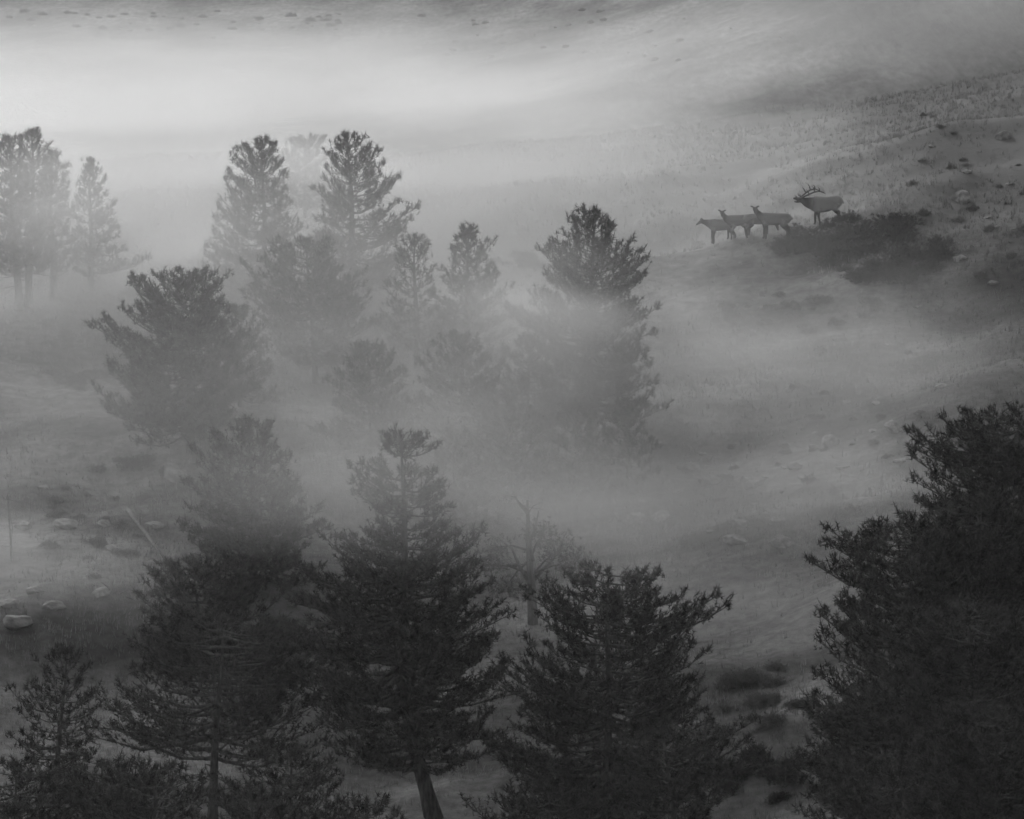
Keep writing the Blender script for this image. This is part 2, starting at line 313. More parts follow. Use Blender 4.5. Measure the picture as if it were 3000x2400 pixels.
def pine(label, base, top, prof, seed, crown_end=0.93, dens=1.0, tuft=0.2, leaders=(), bend=None, dist=None, base_r=None, flat=0.0,
         thin_front=0.0, mat='needle', dead_low=4, group=None, layers=None, name='pine_tree', upturn=0.5, wide=1.1):
    """base/top: photo pixels of the foot and the tip; prof: (fraction from the tip, left px, right px) of the crown outline"""
    r = np.random.default_rng(seed)
    if dist is None: P = ground_at(*base)
    else:
        P = at_dist(base[0], base[1], dist); P[2] = terrain(P[0], P[1])
    s = ppm(P[1]); tp = at_dist(top[0], top[1], P[1]); Hh = tp[2] - P[2] + 0.0; lean = tp[0] - P[0]
    root = empty(name, (P[0], P[1], P[2] - 0.08), 0)
    # trunk line
    n = 14; f = np.linspace(0, 1, n)                       # 0 foot .. 1 tip
    tx = lean * f
    if bend: tx = np.interp(f, [0] + [1 - b[0] for b in bend][::-1] + [1], [0] + [b[1] / s for b in bend][::-1] + [lean])
    wob = 0.012 * Hh * np.sin(f * 7 + r.uniform(0, 6)) * f
    TP = np.stack([tx + wob, 0.010 * Hh * np.sin(f * 6 + r.uniform(0, 6)) * f, Hh * f * 0.985], -1)
    br = base_r or 0.022 * Hh
    rad = br * (1 - f) ** 0.8 + 0.015; rad[0] *= 1.25
    tb = Tubes(); tb.add(TP, rad, 9)
    trunk_at = lambda ff: np.array([np.interp(ff, f, TP[:, i]) for i in range(3)])
    pf = np.array(prof, float)
    twig = Tubes()
    pos, dirs, size = [], [], []
    def put(p, d, sz): pos.append(p); dirs.append(d); size.append(sz * 1.15)
    step = 0.33 / dens / Hh
    fr = 0.02; whorls = []
    while fr < crown_end:
        whorls.append(fr); fr += step * r.uniform(0.7, 1.3)
    if layers:
        whorls = [w for w in whorls if any(abs(w - c) < h for c, h in layers)]
    a0 = r.uniform(0, 6.28); ph1 = r.uniform(0, 6.28); ph2 = r.uniform(0, 6.28)
    for w in whorls:
        wl = np.interp(w, pf[:, 0], pf[:, 1]) / s; wr = np.interp(w, pf[:, 0], pf[:, 2]) / s
        nb = (5 if flat > .3 else 3) if w < 0.08 else int(np.clip(3.4 + 1.1 * (wl + wr) / 2 + r.uniform(-1, 1), 4, 9))
        a0 += 2.4
        for k in range(nb):
            az = a0 + k * 2 * math.pi / nb + r.uniform(-0.4, 0.4)
            cx, cyy = math.cos(az), math.sin(az)
            if cyy < -0.5 and r.random() < thin_front: continue
            side = wr if cx > 0 else wl; mean = 0.5 * (wl + wr)
            lobe = 1 + 0.10 * math.sin(2 * az + 23 * w + ph1) + 0.10 * math.sin(3 * az - 13 * w + ph2)
            L = (abs(cx) * side + (1 - abs(cx)) * mean * 0.95) * r.uniform(0.66, 1.0) * lobe * wide * 1.06
            if L < 0.12: L = 0.12
            el = R(np.interp(w, [0, 0.2, 0.55, 1], [52, 28, 8, -10]) * (1 - flat) + r.uniform(-9, 9))
            st = trunk_at(1 - w - (0.0 if w > 0.1 else 0)); nseg = 6
            t = np.linspace(0, 1, nseg)
            curl = (upturn * (1 - 0.6 * flat)) * L * 0.3
            rise = L * math.sin(el) + curl; cap_ = w * Hh * (0.8 if flat < .25 else 0.42) + 0.12
            if rise > cap_:
                curl *= cap_ / rise; el = math.asin(max(-1, min(1, math.sin(el) * cap_ / rise)))
            hx = L * (t * math.cos(el) + 0 * t) / max(math.cos(el), 0.55)
            hx = np.minimum(hx, L)
            BP = st + np.stack([cx * hx, cyy * hx, L * t * math.sin(el) + curl * t ** 2.2 - 0.10 * L * np.sin(t * math.pi)], -1)
            BP += r.normal(size=BP.shape) * 0.025 * L * t[:, None]
            tb.add(BP, np.maximum(0.012, (0.012 + 0.017 * L) * (1 - 0.85 * t)), 5, cap=False)
            at = lambda q: np.array([np.interp(q, t, BP[:, i]) for i in range(3)])
            tang = lambda q: (at(min(q + 0.06, 1)) - at(max(q - 0.06, 0)))
            ntw = max(2, int(L * 4.6 * dens))
            for j in range(ntw):
                q = 0.25 + 0.75 * (j + r.random()) / ntw if L > 0.5 else r.uniform(0.3, 1)
                tl = (0.2 + 0.36 * L * (1.0 - 0.85 * q)) * r.uniform(0.6, 1.2)
                td = tang(q); td /= np.linalg.norm(td) + 1e-9
                sd = np.cross(td, [0, 0, 1.0]) * (1 if j % 2 else -1)
                dv = td * r.uniform(0.35, 0.8) + sd * r.uniform(0.3, 0.9) + np.array([0, 0, r.uniform(0.05, 0.75) * (1 - 0.5 * flat)])
                dv /= np.linalg.norm(dv)
                p0 = at(q); p1 = p0 + dv * tl
                twig.add([p0, p1], [0.013, 0.007], 3, cap=False)
                dd = dv + np.array([0, 0, 0.55 * upturn + 0.15])
                put(p1, dd, tuft * r.uniform(0.8, 1.25))
                if tl > 0.22: put(p0 + dv * tl * 0.55, dv + [0, 0, 0.4], tuft * r.uniform(0.7, 1.1))
                if tl > 0.45:
                    for _ in range(2): put(p0 + dv * tl * r.uniform(0.5, 0.95) + r.normal(size=3) * 0.09, dv + r.normal(size=3) * 0.5 + [0, 0, 0.3], tuft * r.uniform(0.7, 1.1))
            for _ in range(3): put(BP[-1] + r.normal(size=3) * [.13, .13, .07], tang(1.0) / L + r.normal(size=3) * .35 + [0, 0, .6], tuft * r.uniform(.8, 1.15))
            put(BP[-1], tang(1.0) / L + np.array([0, 0, 0.9 * upturn]), tuft * 1.25)
            put(BP[-2], tang(0.8) / L + np.array([0, 0, 0.6]), tuft * 1.1)
    # upright candle shoots: the tip of the trunk and any extra leaders
    def spire(p0, p1, wd):
        p0 = np.array(p0); p1 = np.array(p1); ln = np.linalg.norm(p1 - p0)
        tb.add([p0, (p0 + p1) / 2, p1], [0.05, 0.03, 0.015], 5, cap=False)
        for q in np.arange(0.15, 1.0, 0.09 / max(ln, 0.3)):
            c = p0 + (p1 - p0) * q
            for _ in range(2):
                a = r.uniform(0, 6.28); e = np.array([math.cos(a), math.sin(a), 0]) * wd * (1.05 - q) * r.uniform(0.3, 1)
                put(c + e, np.array([math.cos(a) * 0.5, math.sin(a) * 0.5, 1.0]), tuft * r.uniform(0.85, 1.2))
        put(p1, np.array([0, 0, 1.0]), tuft * 1.3)
    spire(trunk_at(0.94), trunk_at(1.0), 0.22)
    for lu, lv, lw, lf in leaders:                        # pixel of the leader's tip, width m, fraction from tip where it leaves the trunk
        q = at_dist(lu, lv, P[1]) - P; q[1] += r.uniform(-0.3, 0.3)
        spire(trunk_at(1 - lf) * [0.4, 0.4, 1] + np.array([q[0] * 0.6, 0, 0]), q, lw)
    # bare dead branches below the crown
    for k in range(dead_low):
        ff = r.uniform(max(0.06, 1 - crown_end - 0.18), 1 - crown_end + 0.1); az = r.uniform(0, 6.28); L = r.uniform(0.1, 0.2) * Hh
        p0 = trunk_at(ff); p1 = p0 + np.array([math.cos(az) * L * .6, math.sin(az) * L * .6, r.uniform(-.1, .25) * L]); p2 = p0 + np.array([math.cos(az + .3) * L, math.sin(az + .3) * L, r.uniform(-.2, .3) * L])
        tb.add([p0, p1, p2], [0.035, 0.022, 0.008], 4, cap=False)
    obj('trunk', tb.mesh('trunk'), M['bark'], root)
    cr = obj('crown', tufts_mesh('crown', np.array(pos), np.array(dirs), np.array(size), r), M[mat], root)
    tag(obj('twigs', twig.mesh('twigs'), M['bark'], cr), kind='stuff')
    tag(root, label, 'pine tree', group)
    return root

pine('tall pine at the left edge with a leaning tip, rear trunk of the pair', (83, 898), (97, 375),
     [(0, 5, 5), (.05, 28, 25), (.15, 50, 42), (.3, 70, 70), (.5, 75, 80), (.7, 90, 90), (.85, 80, 80)], 1, 0.8, tuft=.21, dead_low=6)
pine('pine cut by the left edge of the photo, leftmost trunk', (58, 907), (22, 395),
     [(0, 15, 15), (.1, 40, 40), (.3, 75, 60), (.6, 85, 65), (.8, 70, 60)], 2, 0.8, tuft=.21, dead_low=6)
pine('slim pine third from the left edge with a long bare trunk', (158, 875), (148, 437),
     [(0, 4, 4), (.1, 25, 30), (.25, 35, 55), (.5, 50, 70), (.7, 70, 70), (.85, 60, 60)], 3, 0.8, tuft=.2, dead_low=6)
pine('pointed pine at the right end of the left group, bare forked trunk foot', (267, 854), (265, 462),
     [(0, 4, 4), (.1, 16, 16), (.2, 30, 40), (.35, 42, 60), (.5, 55, 80), (.7, 62, 112), (.78, 66, 138), (.85, 60, 120), (.9, 40, 60)], 4, 0.86, tuft=.2)
pine('bushy pine with a shorter side spire on its left, left of the ghost pine', (775, 850), (770, 405),
     [(0, 10, 12), (.06, 30, 35), (.15, 65, 50), (.25, 90, 60), (.4, 130, 70), (.55, 160, 80), (.7, 175, 95), (.85, 185, 100), (.95, 160, 80)], 5, 0.92, tuft=.22, leaders=[(660, 515, .35, .5), (735, 445, .25, .3)])
pine('pale ghostly pine nearly lost in fog between two tall pines', (895, 800), (895, 405),
     [(0, 30, 30), (.2, 60, 60), (.4, 75, 70), (.7, 70, 70), (.95, 60, 60)], 6, 0.92, dist=309, tuft=.22)
pine('tall pointed pine with long right hand boughs, right of the ghost pine', (1035, 880), (1022, 390),
     [(0, 10, 15), (.06, 25, 35), (.15, 45, 70), (.25, 65, 105), (.4, 85, 130), (.5, 100, 150), (.58, 95, 185), (.66, 110, 160), (.8, 150, 150), (.95, 130, 120)], 7, 0.92, tuft=.22)
pine('broad bushy pine with a double top above the left meadow', (560, 1330), (555, 790),
     [(0, 30, 60), (.05, 60, 75), (.12, 130, 80), (.25, 190, 100), (.4, 220, 140), (.55, 240, 160), (.7, 262, 170), (.8, 255, 140), (.88, 150, 110), (.95, 120, 60)], 8, 0.9, tuft=.23, leaders=[(420, 810, .3, .3), (455, 840, .25, .3)])
pine('round topped pine in the middle of the grove', (925, 1120), (900, 700),
     [(0, 30, 60), (.08, 75, 70), (.2, 130, 90), (.3, 190, 110), (.45, 200, 150), (.6, 190, 180), (.75, 150, 180), (.85, 110, 150)], 9, 0.85, tuft=.22)
pine('narrow pine with see-through lower boughs beside the spire topped pine', (1222, 1080), (1215, 690),
     [(0, 25, 30), (.15, 45, 50), (.35, 65, 70), (.55, 95, 75), (.75, 110, 90), (.9, 100, 90)], 10, 0.85, dens=.85, tuft=.2)
pine('pine with a thick dark spire in the centre of the grove', (1375, 1110), (1368, 660),
     [(0, 14, 14), (.08, 20, 20), (.13, 50, 25), (.2, 45, 60), (.3, 60, 85), (.45, 85, 110), (.6, 90, 130), (.8, 120, 120), (.95, 110, 100)], 11, 0.92, tuft=.21, leaders=[(1410, 722, .18, .25)])
pine('tall pine half hidden in fog at the right end of the grove', (1735, 1280), (1732, 605),
     [(0, 12, 12), (.07, 60, 30), (.15, 75, 65), (.22, 90, 110), (.3, 140, 130), (.4, 190, 150), (.5, 210, 160), (.62, 190, 170), (.75, 180, 185), (.9, 170, 190)], 12, 0.92, tuft=.22, leaders=[(1785, 650, .28, .2), (1680, 630, .22, .2)])
pine('cone shaped pine with a twin tip rising above the bottom left pines', (745, 1720), (735, 1230),
     [(0, 20, 20), (.06, 35, 65), (.15, 60, 80), (.28, 150, 100), (.4, 190, 115), (.5, 210, 150), (.65, 200, 200), (.8, 180, 190), (.95, 150, 150)], 13, 0.93, tuft=.22, leaders=[(785, 1240, .2, .2)])
pine('low dim pine crown in front of the twin tipped pine', (600, 1990), (570, 1650),
     [(0, 60, 80), (.2, 120, 200), (.5, 165, 260), (.8, 150, 250)], 14, 0.9, tuft=.2)
pine('tallest foreground pine, tiered top and a leaning bare trunk at the bottom centre', (1272, 2395), (1185, 1250),
     [(0, 50, 50), (.03, 75, 80), (.055, 72, 110), (.08, 55, 60), (.105, 110, 75), (.135, 125, 100), (.17, 165, 135), (.215, 170, 150), (.245, 110, 110), (.3, 190, 170), (.37, 260, 230), (.46, 300, 270), (.56, 320, 300), (.66, 310, 300), (.75, 280, 250), (.86, 230, 200)], 16, 0.86, tuft=.2, flat=.5, base_r=.3,
     bend=[(.3, -95), (.62, -100), (.83, -50)], layers=[(.03, .032), (.125, .03), (.185, .035), (.55, .31)])
for k, (lab, bs, tp) in enumerate([('dim fogged pine behind the tallest foreground pine on its right', (1330, 1560), (1330, 1270)), ('dim fogged pine in the centre of the foggy clearing', (1500, 1470), (1495, 1170)),
        ('dim fogged pine below the lone right pine', (1690, 1450), (1690, 1180)), ('dim low fogged pine at the right end of the foggy clearing', (1840, 1400), (1838, 1200))]):
    hp = bs[1] - tp[1]
    pine(lab, bs, tp, [(0, 14, 14), (.15, .2 * hp, .18 * hp), (.4, .32 * hp, .34 * hp), (.7, .44 * hp, .42 * hp), (.95, .46 * hp, .46 * hp)], 80 + k, .94, dens=.8, tuft=.23)
pine('small foggy pine filling the gap right of the broad bushy pine', (705, 1190), (700, 900), [(0, 12, 12), (.15, 45, 45), (.4, 80, 75), (.7, 110, 100), (.95, 120, 110)], 23, .93, tuft=.21)
pine('foggy pine at the lower left of the lone right pine', (1545, 1290), (1550, 985), [(0, 14, 14), (.15, 50, 50), (.4, 95, 90), (.7, 125, 120), (.95, 135, 130)], 24, .93, tuft=.21)
pine('foggy pine low in the grove below the round topped pine', (1090, 1330), (1080, 1010), [(0, 20, 20), (.15, 60, 60), (.35, 100, 100), (.6, 140, 130), (.95, 150, 150)], 21, .93, tuft=.22)
pine('foggy bushy pine low in the grove below the dark spired pine', (1360, 1330), (1350, 980), [(0, 20, 20), (.15, 70, 60), (.35, 110, 110), (.6, 150, 140), (.95, 160, 160)], 22, .93, tuft=.22)
pine('wide bushy pine at the bottom right of the clearing', (1770, 2480), (1790, 1650),
     [(0, 60, 60), (.03, 110, 160), (.1, 165, 200), (.2, 220, 290), (.3, 190, 330), (.38, 170, 280), (.45, 290, 260), (.6, 290, 330), (.75, 350, 350), (.9, 320, 370)], 17, 0.9, tuft=.2, flat=.3, thin_front=.35, leaders=[(1930, 1665, .35, .12)], base_r=.2)
pine('umbrella shaped pine with a pale bare trunk at the bottom left', (622, 2400), (650, 1800),
     [(0, 80, 90), (.05, 200, 160), (.12, 270, 240), (.22, 300, 320), (.32, 220, 340), (.4, 330, 290), (.55, 350, 310), (.7, 350, 300)], 18, 0.72, tuft=.18, flat=.55, thin_front=.85, base_r=.19, dead_low=9)
pine('small pointed pine at the lower left edge', (165, 2270), (195, 1900),
     [(0, 8, 8), (.1, 45, 50), (.2, 80, 75), (.35, 110, 90), (.5, 140, 110), (.7, 145, 130), (.9, 140, 130)], 19, 0.9, dens=.8, tuft=.19, upturn=.8)
# pine tops rising from below the frame
for k, (lab, b, tpx, d, w) in enumerate([
        ('pine top in the bottom left corner', (40, 2700), (40, 2225), 201, (210, 200)),
        ('pine top below the small pointed pine', (340, 2700), (300, 2215), 203, (220, 240)),
        ('low pine top just left of the umbrella pine trunk', (450, 2740), (450, 2230), 198, (200, 170)),
        ('low pine top just right of the umbrella pine trunk', (740, 2760), (735, 2290), 194, (150, 150)),
        ('pale tufted pine top right of the umbrella pine trunk', (880, 2700), (850, 2190), 200, (210, 190)),
        ('low pine top at the bottom edge under the leaning trunk', (1080, 2760), (1070, 2330), 196, (170, 130)),
        ('pine top at the bottom edge below the wide bushy pine', (1640, 2700), (1600, 2300), 202, (210, 210)),
        ('pale pine top right of the wide bushy pine trunk', (1990, 2720), (1950, 2120), 200, (190, 170))]):
    wl, wr = w
    pine(lab, b, tpx, [(0, 40, 40), (.05, wl * .45, wr * .45), (.15, wl * .8, wr * .8), (.3, wl, wr), (.9, wl, wr)], 30 + k, 0.5, dist=d, tuft=.19, flat=.3, dens=.95)
# the dark stand on the near slope at the right
for k, (lab, u, tv, d, pr) in enumerate([
        ('tallest dark pine at the right edge of the photo', 3000, 1185, 204, [(0, 60, 60), (.02, 150, 100), (.05, 230, 160), (.085, 280, 200), (.14, 270, 200), (.2, 290, 200), (.35, 300, 220), (.5, 320, 250), (.9, 320, 300)]),
        ('dark pine with stepped left boughs beside the clearing', 2680, 1525, 198, [(0, 60, 60), (.02, 160, 120), (.05, 240, 180), (.1, 280, 200), (.2, 260, 200), (.28, 290, 220), (.36, 280, 220), (.42, 260, 240), (.6, 300, 260), (.9, 340, 300)]),
        ('blackest pine in front of the dark right stand', 2850, 1760, 184, [(0, 60, 60), (.03, 170, 150), (.07, 240, 200), (.2, 260, 220), (.3, 270, 240), (.9, 320, 300)]),
        ('dark pine between the tallest pine and the stepped pine', 2870, 1430, 200, [(0, 60, 60), (.03, 150, 130), (.1, 220, 200), (.3, 260, 230), (.9, 300, 300)]),
        ('dark pine at the foot of the right stand by the bushes', 2590, 2000, 190, [(0, 50, 50), (.03, 130, 120), (.1, 200, 190), (.3, 240, 230), (.9, 260, 260)]),
        ('dark pine in the bottom right corner', 2930, 2060, 176, [(0, 60, 60), (.05, 160, 150), (.15, 240, 220), (.3, 280, 260), (.9, 320, 320)]),
        ('dark pine top at the bottom edge of the right stand', 2650, 2240, 178, [(0, 60, 60), (.05, 150, 150), (.15, 230, 230), (.3, 280, 280), (.9, 320, 320)])]):
    pine(lab, (u, 2500), (u, tv), pr, 50 + k, min(.75, (2480 - tv) / 16667 * d / 10.5), dist=d, tuft=.2, flat=.4, dens=1.0)

# ------------------------------------------------------------------ bare snag, logs
def snag(label, base, top, limbs, foliage, seed, br, name='dead_tree', cat='dead tree'):
    r = np.random.default_rng(seed); P = ground_at(*base); s = ppm(P[1])
    root = empty(name, (P[0], P[1], P[2] - .05))
    q = lambda u, v, dy=0: at_dist(u, v, P[1]) - P + np.array([0, dy, 0.0])
    tb = Tubes(); tb.add([(0, 0, 0), q(*top) * .35 + r.normal(size=3) * .05, q(*top) * .7 + r.normal(size=3) * .05, q(*top)], [br, br * .75, br * .5, br * .2], 8)
    obj('trunk', tb.mesh('trunk'), M['dead'], root)
    pos, dirs = [], []
    for L in limbs:
        lb = Tubes(); pts = [q(u, v, dy) for u, v, dy in L]; lb.add(pts, np.linspace(br * .45, br * .1, len(pts)), 6)
        for _ in range(4):
            i = r.integers(0, len(pts) - 1); p = pts[i] + (pts[i + 1] - pts[i]) * r.random(); e = p + r.normal(size=3) * [.45, .3, .3] + [0, 0, .15]
            lb.add([p, (p + e) / 2 + r.normal(size=3) * .05, e], [.025, .016, .007], 4)
        obj('limb', lb.mesh('limb'), M['dead'], root)
    for (u, v, ru, n) in foliage:
        c = q(u, v); st = q(*top) * r.uniform(.35, .7); lb = Tubes(); lb.add([st, (st + c) / 2 + [0, 0, .15], c], [.06, .04, .02], 5)
        for _ in range(9):
            p = st + (c - st) * r.uniform(.5, 1); e = c + r.normal(size=3) * [ru / s, .6, ru * .6 / s]; lb.add([p, e], [.02, .008], 3)
        obj('limb', lb.mesh('limb'), M['bark'], root)
        for _ in range(n):
            pos.append(q(u + r.normal() * ru, v + r.normal() * ru * .6, r.normal() * .8)); dirs.append(r.normal(size=3) + [0, 0, .8])
    if pos: obj('crown', tufts_mesh('crown', np.array(pos), np.array(dirs), r.uniform(.15, .24, len(pos)), r), M['needle_old'], root)
    tag(root, label, cat)
snag('old half dead pine with pale bare limbs in the foggy clearing', (1562, 1830), (1545, 1462),
     [[(1560, 1720, 0), (1520, 1650, -.2), (1500, 1600, -.3), (1465, 1575, -.3)], [(1560, 1640, 0), (1553, 1580, -.3), (1570, 1530, -.3), (1578, 1490, -.3)],
      [(1515, 1650, -.2), (1490, 1648, -.3), (1470, 1655, -.3)], [(1560, 1700, 0), (1620, 1640, .3), (1660, 1560, .3)], [(1548, 1500, 0), (1520, 1470, 0), (1508, 1450, 0)]],
     [(1420, 1650, 30, 130), (1640, 1610, 35, 170), (1590, 1560, 30, 90), (1480, 1720, 30, 90), (1680, 1650, 30, 100), (1450, 1600, 25, 60)], 70, .24)
snag('thin pale broken snag at the left edge of the photo', (35, 1645), (22, 1440), [[(30, 1500, 0), (38, 1540, -.2), (34, 1600, -.2)], [(25, 1470, 0), (18, 1455, 0)]], [], 71, .07)
snag('small bare sapling on the meadow right of the left pines', (505, 830), (500, 765), [[(503, 800, 0), (510, 780, 0)]], [], 72, .04)

def log(label, a, b, rad, seed):
    r = np.random.default_rng(seed); A = ground_at(*a); B = ground_at(*b); A[2] += rad * .6; B[2] += rad * .7
    t = np.linspace(0, 1, 7)[:, None]; pts = (B - A) * t + r.normal(size=(7, 3)) * .03
    root = empty('fallen_log', A); tb = Tubes(); tb.add(pts, np.linspace(rad, rad * .55, 7), 8); obj('stem', tb.mesh('stem'), M['dead'], root)
    for _ in range(4):
        p = pts[r.integers(1, 6)]; e = p + r.normal(size=3) * [.3, .3, .15] + [0, 0, .45]; lb = Tubes(); lb.add([p, (p + e) / 2 + r.normal(size=3) * .04, e], [.04, .025, .01], 5); obj('branch_stub', lb.mesh('branch_stub'), M['dead'], root)
    tag(root, label, 'log')
log('pale fallen log lying down the slope above the left boulders', (375, 1500), (490, 1650), .11, 1)
log('thin pale log beside the low flat rock at the left', (270, 1715), (390, 1760), .08, 2)
log('pale stick lying left of the umbrella pine', (420, 1640), (450, 1620), .06, 3)
log('bleached log on the clearing right of the tiered pine', (1390, 1525), (1460, 1532), .08, 4)

# ------------------------------------------------------------------ rocks
def rock_mesh(seed):
    import bmesh
    bm = bmesh.new(); bmesh.ops.create_icosphere(bm, subdivisions=3, radius=1); r = random.Random(seed); o = Vector((r.uniform(0, 50), r.uniform(0, 50), r.uniform(0, 50)))
    cuts = [(Vector((r.gauss(0, 1), r.gauss(0, 1), r.gauss(0, 1))).normalized(), r.uniform(.45, .8)) for _ in range(13)]
    for v in bm.verts:
        p = v.co.copy()
        for n_, d_ in cuts:
            k = p.dot(n_)
            if k > d_: p -= n_ * (k - d_) * .97
        p *= 1 + .16 * mnoise.noise(p * 1.3 + o) + .09 * mnoise.noise(p * 4 + o) + .04 * mnoise.noise(p * 11 + o)
        v.co = p
    me = bpy.data.meshes.new('rock'); bm.to_mesh(me); bm.free(); me.materials.append(M['rock']); return me
RM = [rock_mesh(k) for k in range(7)]
def rock(u, v, w, label, asp=.62, group=None, name='rock', k=[0]):
    w *= 1.2; P = ground_at(u, v); s = w / ppm(P[1]) / 2 / .8; r = random.Random(k[0] * 7 + 3)
    o = bpy.data.objects.new(name, RM[k[0] % 7]); col.objects.link(o); k[0] += 1
    o.scale = (s, s * r.uniform(.8, 1.1), s * asp); o.rotation_euler = (r.uniform(-.15, .15), r.uniform(-.15, .15), r.uniform(0, 6.28)); o.location = (P[0], P[1], P[2] + s * asp * .12)
    tag(o, label, 'rock', group); return o
for u, v, w, a, lab in [
        (55, 1830, 105, .7, 'largest pale boulder at the left edge of the photo'), (15, 1775, 90, .6, 'pale boulder behind the largest boulder at the left edge'),
        (105, 1735, 62, .9, 'upright rounded boulder above the largest left boulder'), (300, 1740, 72, .45, 'low flat pale rock beside the thin log'),
        (158, 1778, 80, .5, 'rounded pale rock between the boulder and the flat rock'), (205, 1540, 95, .5, 'long arched rock on the left slope below the meadow'),
        (305, 1538, 60, .5, 'pale rock at the upper end of the fallen log'), (70, 1545, 60, .6, 'faint rock beside the thin snag'), (450, 1540, 70, .5, 'grey rock right of the fallen log'),
        (515, 1400, 75, 1.2, 'tall rounded boulder at the foot of the broad bushy pine'), (1035, 1255, 52, .4, 'pale flat rock left of the tiered pine top'), (1150, 1205, 40, .6, 'white rock above the tiered pine top'),
        (590, 1240, 45, .6, 'pale rock under the broad bushy pine'), (330, 1610, 60, .4, 'dim rock below the fallen log'), (1180, 1120, 35, .6, 'pale rock in the fog below the middle grove'),
        (125, 1430, 45, .5, 'small rock left of the meadow bushes'), (870, 985, 30, .6, 'small pale rock beneath the round topped pine')]:
    rock(u, v, w * (.72 if u < 500 else 1), lab, a * .85)
right_rocks = [(2020, 1372, 62, .45), (2082, 1415, 46, .8), (2200, 1420, 62, .6), (2330, 1372, 40, .7), (2352, 1400, 34, .6), (2300, 1370, 28, .5), (2470, 1372, 34, .4), (2165, 1535, 44, .45), (2285, 1530, 38, .7),
               (2285, 1578, 24, .6), (2155, 1590, 66, .6), (2290, 1600, 60, .6), (2045, 1402, 40, .5), (1870, 1510, 38, .4), (1940, 1520, 52, .6), (1880, 1470, 22, .5), (2080, 1560, 20, .5), (2380, 1310, 22, .5), (2558, 1266, 22, .5),
               (2566, 1184, 24, .4), (2758, 1132, 26, .4), (2440, 1305, 48, .9), (2620, 1262, 44, .9), (2640, 1352, 34, .4), (1930, 1300, 28, .4), (1760, 1270, 36, .4), (1780, 1290, 28, .4), (2110, 1400, 24, .5), (2245, 1400, 26, .5),
               (2820, 590, 46, .9), (2935, 405, 44, .9), (2832, 505, 26, .5), (2810, 760, 36, .5), (2755, 255, 20, .5), (2700, 470, 22, .5), (2890, 640, 24, .5), (2960, 540, 22, .5), (2910, 830, 26, .5), (2690, 900, 20, .5), (2730, 430, 20, .5),
               (2600, 1010, 18, .5), (2480, 1180, 18, .5), (2010, 1240, 22, .4), (2390, 1270, 16, .5), (2210, 1480, 20, .5), (2330, 1480, 20, .5), (2060, 1330, 24, .4), (1990, 1440, 20, .5), (1850, 1400, 22, .4)]
def name_rocks():
    for sel, lab, grp in ((lambda q: q[1] > 1000, 'pale rock on the misty slope below the elk', 'rocks strewn on the right slope'), (lambda q: q[1] <= 1000, 'pale rock on the upper right hillside', 'rocks on the upper right hillside')):
        for (u, v, w, a), where in rows([q for q in right_rocks if sel(q)], lambda q: q[1], lambda q: q[0]): rock(u, v, w, lab + ', ' + where, a, grp)
# ------------------------------------------------------------------ shrubs
def shrub_mesh(seed, mat, n=520, h=.75):
    r = np.random.default_rng(seed); a = r.uniform(0, 6.28, n); el = np.arcsin(r.uniform(0, 1, n)); k = r.uniform(.35, 1.0, n) ** .6
    lump = 1 + .28 * np.sin(a * 3 + seed) + .2 * np.sin(a * 5 + seed * 2 + 4 * el) + .16 * np.sin(a * 9 - 7 * el + seed)
    d = np.stack([np.cos(a) * np.cos(el), np.sin(a) * np.cos(el), np.sin(el) * h], -1)
    pos = d * (k * lump)[:, None]
    me = tufts_mesh('shrub', pos, d + r.normal(size=(n, 3)) * .4 + [0, 0, .5], r.uniform(.09, .24, n), r); me.materials.append(M[mat]); return me
SM = {'sage': [shrub_mesh(k, 'sage') for k in range(4)], 'darkshrub': [shrub_mesh(10 + k, 'darkshrub') for k in range(4)]}
_sk = [0]
def shrub(u, v, w, kind, label, group=None):
    _sk[0] += 1; r = random.Random(_sk[0]); P = ground_at(u, v); s = w / ppm(P[1]) / 2
    o = bpy.data.objects.new('shrub', SM[kind][_sk[0] % 4]); col.objects.link(o); o.location = (P[0], P[1], P[2] - .03)
    o.scale = (s, s, s * r.uniform(.7, 1.0)); o.rotation_euler = (0, 0, r.uniform(0, 6.28)); tag(o, label, 'shrub', group)
ORD = ['', 'second ', 'third ', 'fourth ', 'fifth ', 'sixth ', 'seventh ', 'eighth ', 'ninth ', 'tenth ']
def place(k, n):
    """where the k-th of n from the left stands in its row"""
    if 2 * k == n - 1: return 'in the middle'
    side, q = ('left', k) if k < n / 2 else ('right', n - 1 - k)
    return (ORD[q] + 'from ' + side) if q else side + 'most'
def rows(items, v_of, u_of):
    """sorts things into rows of up to 12 and names each thing's place"""
    n = max(1, math.ceil(len(items) / 12)); items = sorted(items, key=v_of); out = []
    names = {1: [''], 2: ['upper row, ', 'lower row, '], 3: ['top row, ', 'middle row, ', 'bottom row, '], 4: ['top row, ', 'second row, ', 'third row, ', 'bottom row, '],
             5: ['top row, ', 'second row, ', 'third row, ', 'fourth row, ', 'bottom row, ']}[n]
    for i in range(n):
        part = sorted(items[i * len(items) // n:(i + 1) * len(items) // n], key=u_of)
        for k, it in enumerate(part): out.append((it, names[i] + place(k, len(part))))
    return out
def patch(n, u0, u1, v0, v1, w0, w1, kind, label, group, seed, slope=0.0):
    r = random.Random(seed); spots = []
    for _ in range(n):
        t = r.uniform(0, 6.28); q = r.random() ** .6; u = (u0 + u1) / 2 + (u1 - u0) * .56 * q * math.cos(t)
        spots.append((u, (v0 + v1) / 2 + (v1 - v0) * .58 * q * math.sin(t) - slope * (u - u0), r.uniform(w0, w1)))
    for (u, v, w), where in rows(spots, lambda q: q[1], lambda q: q[0]): shrub(u, v, w, kind, label + ', ' + where, group)
name_rocks()
